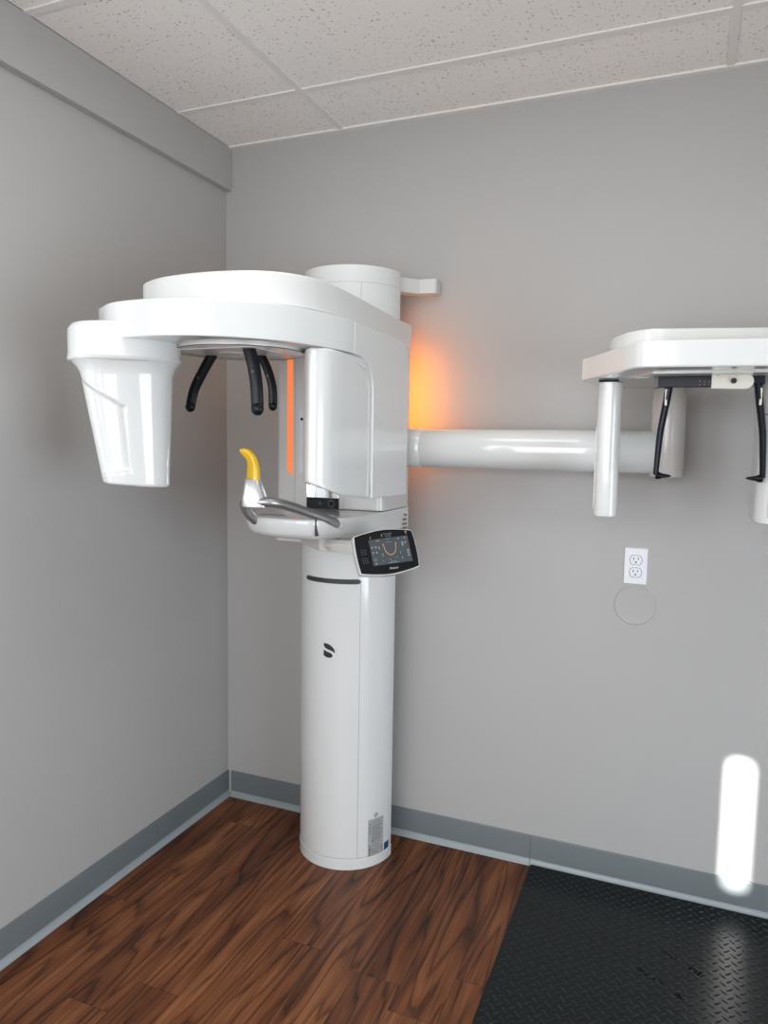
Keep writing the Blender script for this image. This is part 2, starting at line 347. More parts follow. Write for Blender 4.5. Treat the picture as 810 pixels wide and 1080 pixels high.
# vinyl cove base
def cove(a0, a1, side, name):
    prof = [(0, 0), (0.017, 0), (0.0165, 0.0025), (0.011, 0.006), (0.007, 0.012), (0.005, 0.020), (0.0045, 0.098), (0.003, 0.1015), (0, 0.102)]
    bm = bmesh.new(); rg = []
    for a in (a0, a1):
        rg.append([(a, -d, z) if side == 'back' else (d, a, z) for d, z in prof])
    loft(rg, bm)
    bm.faces.ensure_lookup_table()
    for f in bm.faces:
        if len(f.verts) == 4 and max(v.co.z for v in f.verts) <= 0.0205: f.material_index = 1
    return struct(link(name, bm, [M['base'], M['basetoe_lit']], smooth=50))
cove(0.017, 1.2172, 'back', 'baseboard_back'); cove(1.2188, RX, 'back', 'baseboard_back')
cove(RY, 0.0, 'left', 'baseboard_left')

# ------------------------------------------------------------------ the x-ray machine
XC, YC, CR = 0.5948, -0.1392, 0.1668
U = thing('dental_xray_machine', (XC, YC, 0), 'tall white dental x-ray machine on a rounded column, its side arm along the back wall', 'x-ray machine')

def dcol(r, z0, z1, a0=-90, a1=90, back=0.0, e=0.0):
    pts = []
    for i in range(61):
        t = math.radians(-90+3*i); pts.append((XC+r*math.sin(t), YC-r*math.cos(t)))
    if back: pts += [(XC+r-0.06, YC+0.001), (XC+r-0.06, YC+back), (XC-r+0.06, YC+back), (XC-r+0.06, YC+0.001)]
    return prism(pts, z0, z1)
link('column', dcol(CR, 0.0395, 1.967, back=0.09), M['white'], U, smooth=25, bevel=0.002)
link('plinth', dcol(CR+0.0012, 0, 0.038, back=0.09), M['white'], U, smooth=25, bevel=0.0015)
def cpos(phi, z, d=0.0):
    t = math.radians(phi); return Vector((XC+(CR+d)*math.sin(t), YC-(CR+d)*math.cos(t), z))
def cyl_patch(phi0, phi1, z0, z1, d=0.0008, n=12, bm=None):
    bm = bm or bmesh.new(); rg = []
    for i in range(n+1):
        ph = phi0+(phi1-phi0)*i/n; rg.append([cpos(ph, z0, -0.001), cpos(ph, z1, -0.001), cpos(ph, z1, d), cpos(ph, z0, d)])
    return loft(rg, bm)
for a in ((-42.6, -42.1, 0.042, 0.97, 0.0004, 2), (36.0, 36.6, 0.042, 0.97, 0.0006, 2), (-80, 90, 1.914, 1.9155, 0.0006, 40), (32.5, 33.1, 1.72, 1.914, 0.0006, 2)): link('panel_seam', cyl_patch(*a), M['seam'], U)
# curved dark slot
bm = bmesh.new(); rg = []
for i in range(31):
    ph = -35+72*i/30; e = min(1.0, math.sqrt(max(0.0, 1-(abs(ph-1)/36)**14))+0.15); zc = 0.974+0.0*ph; h = 0.0085*e
    rg.append([cpos(ph, zc-h, -0.001), cpos(ph, zc+h, -0.001), cpos(ph, zc+h*0.85, 0.0018), cpos(ph, zc-h*0.85, 0.0018)])
loft(rg, bm); link('handle_slot', bm, M['slot'], U)
# emblem, printed on the curved front panel
def emblem(shape):
    bm = bmesh.new(); pts = []
    for px, py in shape:
        ph = -5.3+(px-345)/190*13.6; z = 0.768-(py-290)/275*0.047; pts.append(cpos(ph, z, 0.0007))
    f = bm.faces.new([bm.verts.new(p) for p in pts]); bmesh.ops.triangulate(bm, faces=[f])
    for _ in range(2): bmesh.ops.subdivide_edges(bm, edges=bm.edges[:], cuts=1, use_grid_fill=True)
    for v in bm.verts:
        d = Vector((v.co.x-XC, v.co.y-YC)).normalized()*(CR+0.0007); v.co.x = XC+d.x; v.co.y = YC+d.y
    return bm
up = smooth_pts([(345,290,0),(395,292,0),(450,312,0),(500,355,0),(528,400,0),(537,435,0),(532,470,0)], 3)+smooth_pts([(515,448,0),(480,428,0),(430,410,0),(390,390,0),(358,362,0),(346,325,0)], 3)
lo_ = smooth_pts([(345,418,0),(375,440,0),(430,458,0),(475,478,0),(497,505,0),(495,540,0),(470,560,0),(430,567,0),(385,556,0),(345,528,0)], 3)
bm = emblem([(p.x, p.y) for p in up]); b2 = emblem([(p.x, p.y) for p in lo_])
t_ = bpy.data.meshes.new('t'); b2.to_mesh(t_); bm.from_mesh(t_); b2.free(); bpy.data.meshes.remove(t_)
link('emblem', bm, M['logo'], U, smooth=0)
# rating plate with its small print
bm = bmesh.new(); rg = []
rp = link('rating_label', cyl_patch(49.3, 71.2, 0.036, 0.166, 0.0008, 8), M['label'], U); rp['label'] = 'silver gray rating label with fine print'
bm = bmesh.new(); random.seed(3)
z = 0.158
rows = []
while z > 0.066:
    n = random.randint(3, 5); a = 54.5
    for k in range(n):
        w = random.uniform(1.5, 3.6)
        if a+w > 70: break
        cyl_patch(a, a+w, z-0.0013, z, 0.0012, 1, bm); a += w+random.uniform(0.3, 0.9)
    z -= 0.0042 if 0.148 > z > 0.095 else 0.0075
for zz in (0.150, 0.140, 0.130, 0.120, 0.074, 0.066, 0.059): cyl_patch(50.8, 52.6, zz-0.003, zz+0.001, 0.0012, 1, bm)
for (a, b_, c, d_) in ((50.8, 70, 0.0395, 0.041), (50.8, 70, 0.0600, 0.0615), (50.8, 51.8, 0.0395, 0.0615), (69, 70, 0.0395, 0.0615)): cyl_patch(a, b_, c, d_, 0.0012, 4, bm)
for zz in (0.055, 0.051, 0.047): cyl_patch(53, random.uniform(62, 67), zz-0.0011, zz, 0.0012, 3, bm)
cyl_patch(54, 57, 0.088, 0.092, 0.0012, 1, bm)
link('fine_print', bm, M['print'], rp, smooth=0)
bs = link('blue_sticker', cyl_patch(73.6, 82.5, 0.026, 0.063, 0.0008, 4), M['blue'], U); bs['label'] = 'small dark blue sticker'
bm = bmesh.new(); rg = []
pts = [cpos(59.7+2.7*math.cos(2*PI*i/20), 0.1775+0.0075*math.sin(2*PI*i/20), 0.0008) for i in range(20)]
pin = [cpos(59.7+2.1*math.cos(2*PI*i/20), 0.1775+0.0058*math.sin(2*PI*i/20), 0.0008) for i in range(20)]
a_ = [bm.verts.new(p) for p in pts]; b_ = [bm.verts.new(p) for p in pin]
for i in range(20): bm.faces.new((a_[i], a_[(i+1) % 20], b_[(i+1) % 20], b_[i]))
q = [bm.verts.new(cpos(*p, 0.0008)) for p in ((58.5, 0.174), (60.0, 0.181), (61.2, 0.182), (60.2, 0.177), (59.2, 0.173))]
bm.faces.new(q)
rs = link('round_mark', bm, M['navy'], U, smooth=0); rs['label'] = 'small round blue mark'

# wall bracket at the top
bm = prism([(0.66, -0.12), (0.70, -0.165), (0.765, -0.085), (0.795, -0.050), (0.846, -0.050), (0.852, -0.044), (0.852, -0.0005), (0.780, -0.0005), (0.735, -0.045)], 1.915, 1.962)
link('wall_bracket', bm, M['white2'], U, bevel=0.002)

# carriage that rides on the column
def rrect(x0, x1, y0, y1, rf, rb, k=6):
    pts = []
    for cx, cy, a0, r in ((x1-rf, y0+rf, -90, rf), (x1-rb, y1-rb, 0, rb), (x0+rb, y1-rb, 90, rb), (x0+rf, y0+rf, 180, rf)):
        for i in range(k+1):
            t = math.radians(a0+90*i/k); pts.append((cx+r*math.cos(t), cy+r*math.sin(t)))
    return pts
CF = -0.345
link('carriage', prism(rrect(0.420, 0.795, CF, -0.118, 0.022, 0.012), 1.2115, 1.725), M['grayplastic'], U, bevel=0.003)
def led(xa, xb, za, zb, name, lab):
    bm = bmesh.new(); pts = [(xa, zb), (xa, za+0.012), (xb, za-0.010), (xb, zb)]
    lo = [bm.verts.new((x, CF+0.002, z)) for x, z in pts]; hi = [bm.verts.new((x, CF-0.0012, z)) for x, z in pts]
    n = len(pts)
    for i in range(n): bm.faces.new((lo[i], lo[(i+1) % n], hi[(i+1) % n], hi[i]))
    bm.faces.new(hi); bm.faces.new(lo[::-1])
    o = link(name, bm, M['led'], U, smooth=0); o['label'] = lab
led(0.463, 0.483, 1.318, 1.722, 'light_strip', 'glowing orange vertical light strip on the left of the carriage')
led(0.747, 0.727, 1.318, 1.722, 'light_strip', 'glowing orange light strip on the right of the carriage')
# rear glow strips that wash the wall
for x0, x1, z0 in ((0.750, 0.778, 1.42), (0.437, 0.465, 1.62)):
    o = link('rear_light_strip', B(x0, x1, -0.118, -0.114, z0, 1.72), M['ledback'], U, smooth=0); o['label'] = 'orange strip that lights the wall behind'
# seams, buttons on the carriage front
bm = B(0.4905, 0.4920, CF-0.0006, CF+0.001, 1.2115, 1.725)
link('panel_seam', bm, M['seam'], U, smooth=0)
bm = B(0.506, 0.524, CF-0.0006, CF+0.001, 1.32, 1.52)
link('side_track', bm, M['white2'], U, bevel=0.001)
bm = disc_y((0.516, CF-0.001, 1.49), 0.0045, 0.002, 16); link('sensor_dot', bm, M['black'], U)
link('side_button', B(0.507, 0.523, CF-0.004, CF, 1.430, 1.448), M['white2'], U, bevel=0.0015)
# mirror with the black instrument strip below it
link('mirror', B(0.536, 0.648, CF-0.004, CF, 1.2450, 1.355), M['mirror'], U, smooth=0, bevel=0.0008)
ip = link('camera_strip', B(0.536, 0.648, CF-0.005, CF, 1.2125, 1.2450), M['black'], U, smooth=0, bevel=0.0008)
lens = disc_y((0.625, CF-0.005, 1.2285), 0.0125, 0.003, 24)
link('lens_ring', lens, M['slot'], ip); link('lens', disc_y((0.625, CF-0.008, 1.2285), 0.007, 0.002, 20), M['smoke'], ip)
link('lens', disc_y((0.585, CF-0.005, 1.2285), 0.006, 0.002, 20), M['slot'], ip)
bm = B(0.664, 0.6655, CF-0.0006, CF+0.001, 1.2115, 1.45); link('panel_seam', bm, M['seam'], U, smooth=0)

# overhead support arm (fixed), seen above the rotating arm
cap_pts = [(0.795, -0.118), (0.797, -0.25), (0.812, -0.45), (0.822, -0.62), (0.825, -0.74), (0.812, -0.84), (0.775, -0.905), (0.72, -0.945), (0.64, -0.965), (0.555, -0.968), (0.47, -0.955), (0.41, -0.93), (0.365, -0.895), (0.355, -0.84), (0.362, -0.74), (0.372, -0.6), (0.388, -0.45), (0.405, -0.25), (0.407, -0.118)]
cp = [(p.x, p.y) for p in smooth_pts([(x, y, 0) for x, y in cap_pts], 5)]
link('overhead_arm', prism(cp, 1.7265, 1.802), M['white2'], U, smooth=28, bevel=0.005)

# rotating arm : ring-shaped band with the leg that drops beside the tube housing
ring = [(0.85, -0.684), (0.847, -0.74), (0.832, -0.82), (0.795, -0.92), (0.736, -1.0), (0.66, -1.055), (0.58, -1.083), (0.50, -1.088), (0.42, -1.073), (0.353, -1.03)]
inner = [(0.318, -0.985), (0.312, -0.92), (0.34, -0.84), (0.395, -0.745), (0.445, -0.695), (0.51, -0.667), (0.58, -0.655), (0.63, -0.645), (0.662, -0.600), (0.67, -0.56)]
rp_ = [(p.x, p.y) for p in smooth_pts([(x, y, 0) for x, y in ring], 6)] + [(p.x, p.y) for p in smooth_pts([(x, y, 0) for x, y in inner], 4)] + [(0.85, -0.56)]
# drop the last straight piece: the drop leg starts at y = -0.684
ra = link('rotating_arm', prism([q for q in rp_ if q != (0.85, -0.56)] + [(0.80, -0.56), (0.80, -0.684)], 1.643, 1.7235), M['white'], U, smooth=24, bevel=0.003)
link('panel_seam', prism([(0.372, -1.0515), (0.374, -1.0525), (0.374, -1.056), (0.372, -1.055)], 1.650, 1.718), M['seam'], ra, smooth=0)
# drop leg
lp = [(-0.682, 1.7235), (-0.682, 1.643), (-0.640, 1.641), (-0.610, 1.634), (-0.585, 1.620), (-0.567, 1.598), (-0.559, 1.565), (-0.557, 1.52), (-0.557, 1.2665), (-0.287, 1.2615), (-0.284, 1.655), (-0.289, 1.684), (-0.303, 1.706), (-0.327, 1.7195), (-0.355, 1.7235)]
bm = xprism(lp, 0.802, 0.850)
box(bm, 0.67, 0.803, -0.556, -0.362, 1.315, 1.700); box(bm, 0.74, 0.803, -0.70, -0.50, 1.56, 1.70); box(bm, 0.790, 0.8435, -0.60, -0.54, 1.30, 1.66)
link('drop_leg', bm, M['white'], U, smooth=30, bevel=0.0045)
# tube housing
hp = [(0.668, -0.565), (0.845, -0.565), (0.8455, -0.74), (0.844, -0.795), (0.836, -0.818), (0.820, -0.832), (0.802, -0.836), (0.785, -0.822), (0.760, -0.783), (0.715, -0.702), (0.680, -0.638)]
bm = prism(hp, 0, 1.6425, zb=lambda x, y: 1.267 + 0.55*max(0, (-0.56-y))**2 + 0.25*(0.845-x))
link('xray_tube_housing', bm, M['white'], U, smooth=30, bevel=0.007, seg=4)
bm = xprism([(-0.572, 1.275), (-0.578, 1.275), (-0.578, 1.56), (-0.588, 1.592), (-0.613, 1.614), (-0.66, 1.622), (-0.66, 1.628), (-0.611, 1.620), (-0.582, 1.596), (-0.572, 1.56)], 0.844, 0.8475)
link('edge_lip', bm, M['white2'], U, smooth=30)
# hub disc under the ring
hub = link('hub_disc', rcyl((0.6, -0.815), 0.160, 1.6365, 1.644, 0.001, 72), M['grayplastic'], U)
a = [[(0.6+q*math.cos(2*PI*i/72), -0.815+q*math.sin(2*PI*i/72), z) for i in range(72)] for q, z in ((0.1606, 1.6362), (0.1606, 1.6378), (0.1580, 1.6378), (0.1580, 1.6362), (0.1606, 1.6362))]
link('hub_rim', loft(a, cap=False), M['slot'], hub)
link('hub_cap', rcyl((0.585, -0.83), 0.035, 1.6335, 1.637, 0.0005, 32), M['grayplastic'], hub)

# sensor head : holder ring and tapered cup
SC = Vector((0.383, -0.982))
VR = Vector((0.749, 0.663)); VF = Vector((0.663, -0.749))   # sideways / towards the room
def sup(th, a, b, e=2.6):
    c, s = math.cos(th), math.sin(th)
    return (a*math.copysign(abs(c)**(2/e), c), b*math.copysign(abs(s)**(2/e), s))
def sring(cx, a, b, z, n=96, e=2.3):
    out = []
    for i in range(n):
        u, v = sup(2*PI*i/n, a, b, e); P = SC + VR*(u+cx) + VF*v; out.append(Vector((P.x, P.y, z)))
    return out
hl = [sring(0.0, 0.120, 0.120, 1.681, e=2.1), sring(0, 0.126, 0.127, 1.6735, e=2.1), sring(0, 0.128, 0.129, 1.668, e=2.1), sring(0, 0.1285, 0.130, 1.610, e=2.1), sring(0, 0.1305, 0.132, 1.604, e=2.1), sring(0, 0.128, 0.129, 1.598, e=2.1), sring(0, 0.116, 0.117, 1.594, e=2.1)]
sh = link('sensor_holder', loft(hl[::-1]), M['white'], U, smooth=40)
bm = bmesh.new(); rg = []; NZ = 90; NT = 260
for k in range(NZ+1):
    t = k/NZ; z = 1.600 - 0.288*t
    fl = 0.018*max(0, 1-t/0.13)**2
    a = 0.109 - 0.0315*t + fl; b = 0.104 - 0.030*t + fl; cx = 0.002 + 0.019*t
    ring_ = []
    for i in range(NT):
        th = 2*PI*i/NT; u, v = sup(th, a, b, 2.5)
        ang = math.degrees(math.atan2(v, u))      # 0 = right, 90 = towards the room, 180 = left
        # recessed facet on the left of the front face
        lim = 97 - 0*t
        top = 0.20 + max(0, min(1, (150-ang)/60))*0.16 if ang > 0 else 0.2
        d_ang = (ang-lim)/3.0; d_top = (t-(0.10+0.26*max(0, min(1, (175-ang)/75))))/0.022; d_bot = (0.965-0.06*max(0, min(1, (175-ang)/75))-t)/0.022
        inside = min(d_ang, d_top, d_bot, (185-ang)/6) if ang > 0 else -1
        w = max(0, min(1, inside)); w = w*w*(3-2*w)
        sc = 1 - 0.11*w*max(0.0, min(1.0, (178-ang)/70)) 
        sv = 1 - 0.34*w
        P = SC + VR*(u+cx) + VF*(v*sv); zz = z + (0.010*t*((a-u)/(2*a)-0.5) if k else 0)
        ring_.append(Vector((P.x, P.y, zz)))
    rg.append(ring_)
rg.append([Vector(((p.x-SC.x-VR.x*0.021)*0.955+SC.x+VR.x*0.021, (p.y-SC.y-VR.y*0.021)*0.955+SC.y+VR.y*0.021, p.z-0.004)) for p in rg[-1]])
loft(rg[::-1], bm); bmesh.ops.remove_doubles(bm, verts=bm.verts, dist=1e-5)
sc_ = link('sensor_head', bm, M['white'], U, smooth=50)

# black curved head supports under the hub
def blade(pts, w, name='head_support', tipr=0.0125):
    bm = tube(pts, lambda f: w*(1.0-0.05*f), 16, flat=0.45, k=8, flatdir=(-0.378, 0.926, 0))
    e = Vector(pts[-1])
    o = link(name, bm, M['black'], U)
    bs_ = bmesh.new(); bmesh.ops.create_uvsphere(bs_, u_segments=20, v_segments=12, radius=tipr); bmesh.ops.scale(bs_, vec=(1, 0.75, 1), verts=bs_.verts)
    bmesh.ops.translate(bs_, vec=e, verts=bs_.verts); link('pad', bs_, M['black'], o)
    m_ = Vector(pts[1])*0.6+Vector(pts[2])*0.4
    link('screw', disc_y((m_.x, m_.y-0.006, m_.z), 0.0042, 0.003, 16), M['slot'], o)
    return o
blade([(0.505, -0.80, 1.640), (0.475, -0.80, 1.598), (0.446, -0.80, 1.550), (0.433, -0.80, 1.505)], 0.0135, tipr=0.0140)
blade([(0.675, -0.90, 1.640), (0.688, -0.90, 1.600), (0.697, -0.90, 1.550), (0.700, -0.90, 1.494)], 0.0155, tipr=0.0160)
blade([(0.625, -0.77, 1.640), (0.648, -0.77, 1.600), (0.662, -0.77, 1.555), (0.664, -0.77, 1.507)], 0.0115, tipr=0.0115)
link('support_mount', B(0.485, 0.70, -0.925, -0.76, 1.6345, 1.637), M['grayplastic'], U, bevel=0.002)

# patient table: shallow boat below the carriage
tp = [(0.795, -0.118), (0.798, -0.30), (0.796, -0.43), (0.782, -0.515), (0.757, -0.588), (0.728, -0.648), (0.68, -0.670), (0.61, -0.674), (0.555, -0.662), (0.50, -0.630), (0.455, -0.570), (0.42, -0.47), (0.405, -0.30), (0.405, -0.118)]
tpl = smooth_pts([(x, y, 0) for x, y in tp], 5)
def tring(z, s, sy):
    return [Vector((0.6+(p.x-0.6)*s, p.y if p.y > -0.30 else -0.30+(p.y+0.30)*sy, z)) for p in tpl]
rg = [tring(1.2105, 0.985, 0.985), tring(1.2085, 0.995, 0.995), tring(1.204, 1.0, 1.0), tring(1.190, 0.997, 0.995), tring(1.170, 0.985, 0.975), tring(1.158, 0.97, 0.94), tring(1.150, 0.94, 0.87), tring(1.145, 0.90, 0.76)]
# keep the rear of the table full width down to its underside
for r in rg:
    for i, p in enumerate(r):
        if p.y > -0.36: p.x = 0.6+(tpl[i].x-0.6)*(0.995)
link('patient_table', loft(rg[::-1]), M['white'], U, smooth=40)
link('panel_seam', B(0.7245, 0.7275, -0.6515, -0.600, 1.165, 1.2112), M['slot'], U, smooth=0)
link('table_collar', prism(rrect(0.406, 0.7945, -0.34, -0.112, 0.03, 0.01), 1.098, 1.142), M['grayplastic'], U, bevel=0.003)
bm = B(0.715, 0.7165, -0.70, -0.30, 1.2098, 1.2108)
bm2 = xprism([(-0.655, 1.150), (-0.655, 1.205), (-0.648, 1.205), (-0.648, 1.150)], 0.712, 0.722)
bm.free(); bm2.free()
ts = link('table_slot', B(0.515, 0.60, -0.600, -0.592, 1.2095, 1.2112), M['black'], U, bevel=0.0005)
# small print on the side, four short lines
tx = frame_mtx((0.7956, -0.158, 1.19), (0, 1, 0), (0, 0, 1), (1, 0, 0))
bm = bmesh.new()
for k, s in enumerate(('M1', 'CONT', 'CHIN', 'LIFT')):
    pass
for k, ws in enumerate(((0.35, 0.2), (0.28, 0.22, 0.2, 0.2), (0.28, 0.22, 0.24, 0.16), (0.2, 0.3, 0.14, 0.26))):
    y = -0.176 - 0.000; zc = 1.186-k*0.0145
    y += 0.014 if k == 0 else 0.0
    for w in ws:
        wy = w*0.038; box(bm, 0.7990, 0.7996, y, y+wy*0.72, zc-0.0035, zc+0.0035); y += wy
link('side_lettering', bm, M['print'], U, smooth=0)

# bent metal handle with bite block holder
HB = [(0.738, -0.552, 1.181), (0.750, -0.588, 1.198), (0.705, -0.67, 1.232), (0.678, -0.728, 1.2525), (0.655, -0.765, 1.262), (0.615, -0.778, 1.261), (0.582, -0.765, 1.258), (0.556, -0.735, 1.247), (0.540, -0.702, 1.231), (0.533, -0.672, 1.214), (0.536, -0.648, 1.198)]
hb = link('grab_handle', tube(HB, 0.0133, 20, k=6), M['steel'], U); hb['label'] = 'curved dark metal grab handle'
bs_ = bmesh.new(); bmesh.ops.create_uvsphere(bs_, u_segments=32, v_segments=16, radius=0.022); bmesh.ops.scale(bs_, vec=(1, 1, 0.95), verts=bs_.verts); bmesh.ops.translate(bs_, vec=(0.746, -0.563, 1.190), verts=bs_.verts)
link('handle_socket', bs_, M['white'], U)
rg = []
def brect(cx, cy, hx, hy, z, e=4):
    out = []
    for i in range(32):
        u, v = sup(2*PI*i/32, hx, hy, e); c, s = math.cos(0.35), math.sin(0.35)
        out.append(Vector((cx+u*c-v*s, cy+u*s+v*c, z)))
    return out
for cx, hx, hy, z in ((0.612, 0.0325, 0.026, 1.2495), (0.611, 0.0335, 0.027, 1.256), (0.608, 0.0300, 0.026, 1.278), (0.605, 0.0245, 0.022, 1.300), (0.603, 0.0195, 0.017, 1.3190), (0.603, 0.0175, 0.015, 1.3215)): rg.append(brect(cx, -0.768, hx, hy, z))
bh = link('bite_holder', loft(rg), M['silver'], U, smooth=45); bh['label'] = 'silver bite block holder'
BP = [(0.604, -0.768, 1.318), (0.605, -0.768, 1.345), (0.603, -0.769, 1.365), (0.594, -0.771, 1.382), (0.580, -0.774, 1.391), (0.572, -0.776, 1.392)]
P = smooth_pts(BP, 6); rg = []
for i, p in enumerate(P):
    t = (P[min(i+1, len(P)-1)]-P[max(i-1, 0)]).normalized(); f = i/(len(P)-1)
    b = Vector((0.3, 0.95, 0)); b = (b-t*b.dot(t)).normalized(); a = t.cross(b)
    w = 0.0165*(1-f)**0.7+0.0045; d = 0.012*(1-0.45*f)
    rg.append([p + a*sup(2*PI*j/20, w, d, 3)[0] + b*sup(2*PI*j/20, w, d, 3)[1] for j in range(20)])
bb = link('bite_block', loft(rg), M['yellow'], U, smooth=50); bb['label'] = 'yellow curved bite block'
bs_ = bmesh.new(); bmesh.ops.create_uvsphere(bs_, u_segments=14, v_segments=8, radius=0.0055); bmesh.ops.translate(bs_, vec=(0.574, -0.775, 1.394), verts=bs_.verts)
link('tip', bs_, M['yellow'], bb)

# touch screen on its bracket
TA, TB, TCC = 0.70, -0.42, -0.10
def rotm(a, b, c):
    return Matrix.Rotation(a, 3, 'Z') @ Matrix.Rotation(b, 3, 'X') @ Matrix.Rotation(c, 3, 'Y')
TR_ = rotm(TA, TB, TCC); TO = Vector((0.924, -0.627, 1.134))
TM = TR_.to_4x4(); TM.translation = TO          # local x right, -y towards the viewer, z up
w2, h2 = 0.0850, 0.0615
def screen_outline(w, h, bulge=0.010, r=0.008):
    pts = []
    ctrl = [(-w+r*0.3, -h+bulge+r), (-w+r, -h+bulge), (-w*0.4, -h+bulge*0.25), (0, -h), (w*0.4, -h+bulge*0.25), (w-r, -h+bulge), (w-r*0.3, -h+bulge+r), (w, 0), (w-r*0.3, h-bulge-r), (w-r, h-bulge), (w*0.4, h-bulge*0.25), (0, h), (-w*0.4, h-bulge*0.25), (-w+r, h-bulge), (-w+r*0.3, h-bulge-r), (-w, 0)]
    return [(p.x, p.y) for p in smooth_pts([(x, z, 0) for x, z in ctrl], 4, closed=True)]
def panel(pts, y0, y1, sc0=1.0, sc1=1.0):
    bm = loft([[TM @ Vector((x*sc0, y0, z*sc0)) for x, z in pts], [TM @ Vector((x*sc1, y1, z*sc1)) for x, z in pts]]); return bm
ol = screen_outline(w2, h2)
bm = loft([[TM @ Vector((x*s, y, z*s)) for x, z in ol] for s, y in ((0.82, 0.040), (0.94, 0.036), (1.0, 0.024), (1.012, 0.004), (1.0, -0.001))])
th_ = link('touchscreen', bm, M['white'], U, smooth=50); th_['label'] = 'white touchscreen control panel with a black face'
ff = link('screen_bezel', panel(screen_outline(w2-0.0015, h2-0.0015), -0.0005, -0.0025), M['black'], th_, smooth=30)
def rectl(x0, x1, z0, z1, y0, y1, bm=None):
    bm = bm or bmesh.new(); P = [(x0, z0), (x1, z0), (x1, z1), (x0, z1)]
    return loft([[TM @ Vector((x, y, z)) for x, z in P] for y in (y0, y1)], bm)
sx0, sx1, sz0, sz1 = -0.044, 0.066, -0.034, 0.037
link('display', rectl(sx0, sx1, sz0, sz1, -0.0025, -0.0032), M['screen'], th_, smooth=0)
bm = tube([TM @ Vector(p) for p in [(-0.006, -0.0036, 0.021), (-0.004, -0.0036, 0.004), (0.002, -0.0036, -0.006), (0.011, -0.0036, -0.010), (0.020, -0.0036, -0.006), (0.026, -0.0036, 0.004), (0.028, -0.0036, 0.021)]], 0.0011, 6)
rectl(-0.0095, -0.0045, 0.0185, 0.021, -0.0033, -0.0037, bm); rectl(0.0265, 0.0315, 0.0185, 0.021, -0.0033, -0.0037, bm)
rectl(-0.024, -0.014, 0.031, 0.0325, -0.0033, -0.0037, bm); rectl(0.054, 0.058, 0.017, 0.021, -0.0033, -0.0037, bm)
rectl(-0.020, -0.018, 0.008, 0.016, -0.0033, -0.0037, bm)
link('screen_graphics', bm, M['scr_or'], th_, smooth=0)['kind'] = 'stuff'
bm = bmesh.new()
for x0, x1, z0, z1 in [(-0.040, -0.036, 0.012, 0.018), (-0.030, -0.026, 0.012, 0.018), (-0.040, -0.036, -0.002, 0.003), (-0.030, -0.026, -0.002, 0.003), (-0.039, -0.032, -0.016, -0.015), (-0.039, -0.032, -0.021, -0.020), (-0.039, -0.038, -0.021, -0.015), (-0.033, -0.032, -0.021, -0.015), (-0.038, -0.033, -0.031, -0.027),
                       (0.002, 0.018, 0.0245, 0.0255), (0.004, 0.016, 0.0335, 0.0345), (-0.014, -0.012, -0.012, -0.004), (0.036, 0.038, -0.010, -0.003), (0.039, 0.041, -0.025, -0.018), (-0.016, -0.014, -0.026, -0.023), (0.004, 0.006, -0.024, -0.021), (0.024, 0.026, -0.020, -0.017),
                       (0.045, 0.050, 0.010, 0.022), (0.056, 0.062, -0.006, -0.001), (0.056, 0.062, -0.012, -0.008), (0.056, 0.062, -0.019, -0.015), (0.036, 0.041, 0.030, 0.033), (0.054, 0.059, 0.030, 0.033), (0.004, 0.020, -0.0290, -0.0278), (-0.002, 0.028, -0.0318, -0.0306)]:
    rectl(x0, x1, z0, z1, -0.0033, -0.0036, bm)
link('screen_icons', bm, M['scr_hi'], th_, smooth=0)
bm = bmesh.new()
for cz in (0.006, -0.017):
    cx = -0.063
    for (a, b, c, d) in ((-.0065, .0065, .0058, .0065), (-.0065, .0065, -.0065, -.0058), (-.0065, -.0058, -.0065, .0065), (.0058, .0065, -.0065, .0065), (-.0012, .0012, -.0012, .0012)):
        rectl(cx+a, cx+b, cz+c, cz+d, -0.0025, -0.0028, bm)
link('touch_button', bm, M['print'], th_, smooth=0)
bm = rectl(0.060, 0.067, 0.0475, 0.049, -0.0025, -0.0029); rectl(0.0625, 0.0645, 0.0415, 0.0475, -0.0025, -0.0029, bm)
link('warning_symbol', bm, M['scr_or'], th_, smooth=0)
bm = rectl(-0.0385, -0.0365, 0.0400, 0.0445, -0.0025, -0.0029)
link('status_light', bm, M['scr_ye'], th_, smooth=0)
fm = TM @ Matrix(((1, 0, 0, 0.012), (0, 0, -1, -0.0027), (0, 1, 0, 0.0450), (0, 0, 0, 1)))
bm = text_bm('Dentsply\nSirona', 0.0062, fm, 0.0002); rectl(-0.0065, -0.0035, 0.0420, 0.0490, -0.0025, -0.0029, bm)
link('maker_mark', bm, M['scr_hi'], th_, smooth=0)
fm = TM @ Matrix(((1, 0, 0, 0.010), (0, 0, -1, -0.0027), (0, 1, 0, -0.0455), (0, 0, 0, 1)))
link('model_lettering', text_bm('Axeos', 0.0095, fm, 0.0002), M['seam'], th_, smooth=0)
# bracket bar from below the table to the screen
bm = tube([(0.66, -0.44, 1.122), (0.72, -0.55, 1.128), (0.80, -0.590, 1.134), (0.885, -0.610, 1.136)], 0.019, 4, k=5, flatdir=(-0.7, 0.7, 1.0))
link('screen_bracket', bm, M['white2'], U, smooth=30, bevel=0.002)
bm = prism([(0.56, -0.43), (0.68, -0.54), (0.745, -0.53), (0.745, -0.33), (0.56, -0.33)], 1.108, 1.150)
link('bracket_mount', bm, M['grayplastic'], U, bevel=0.004)

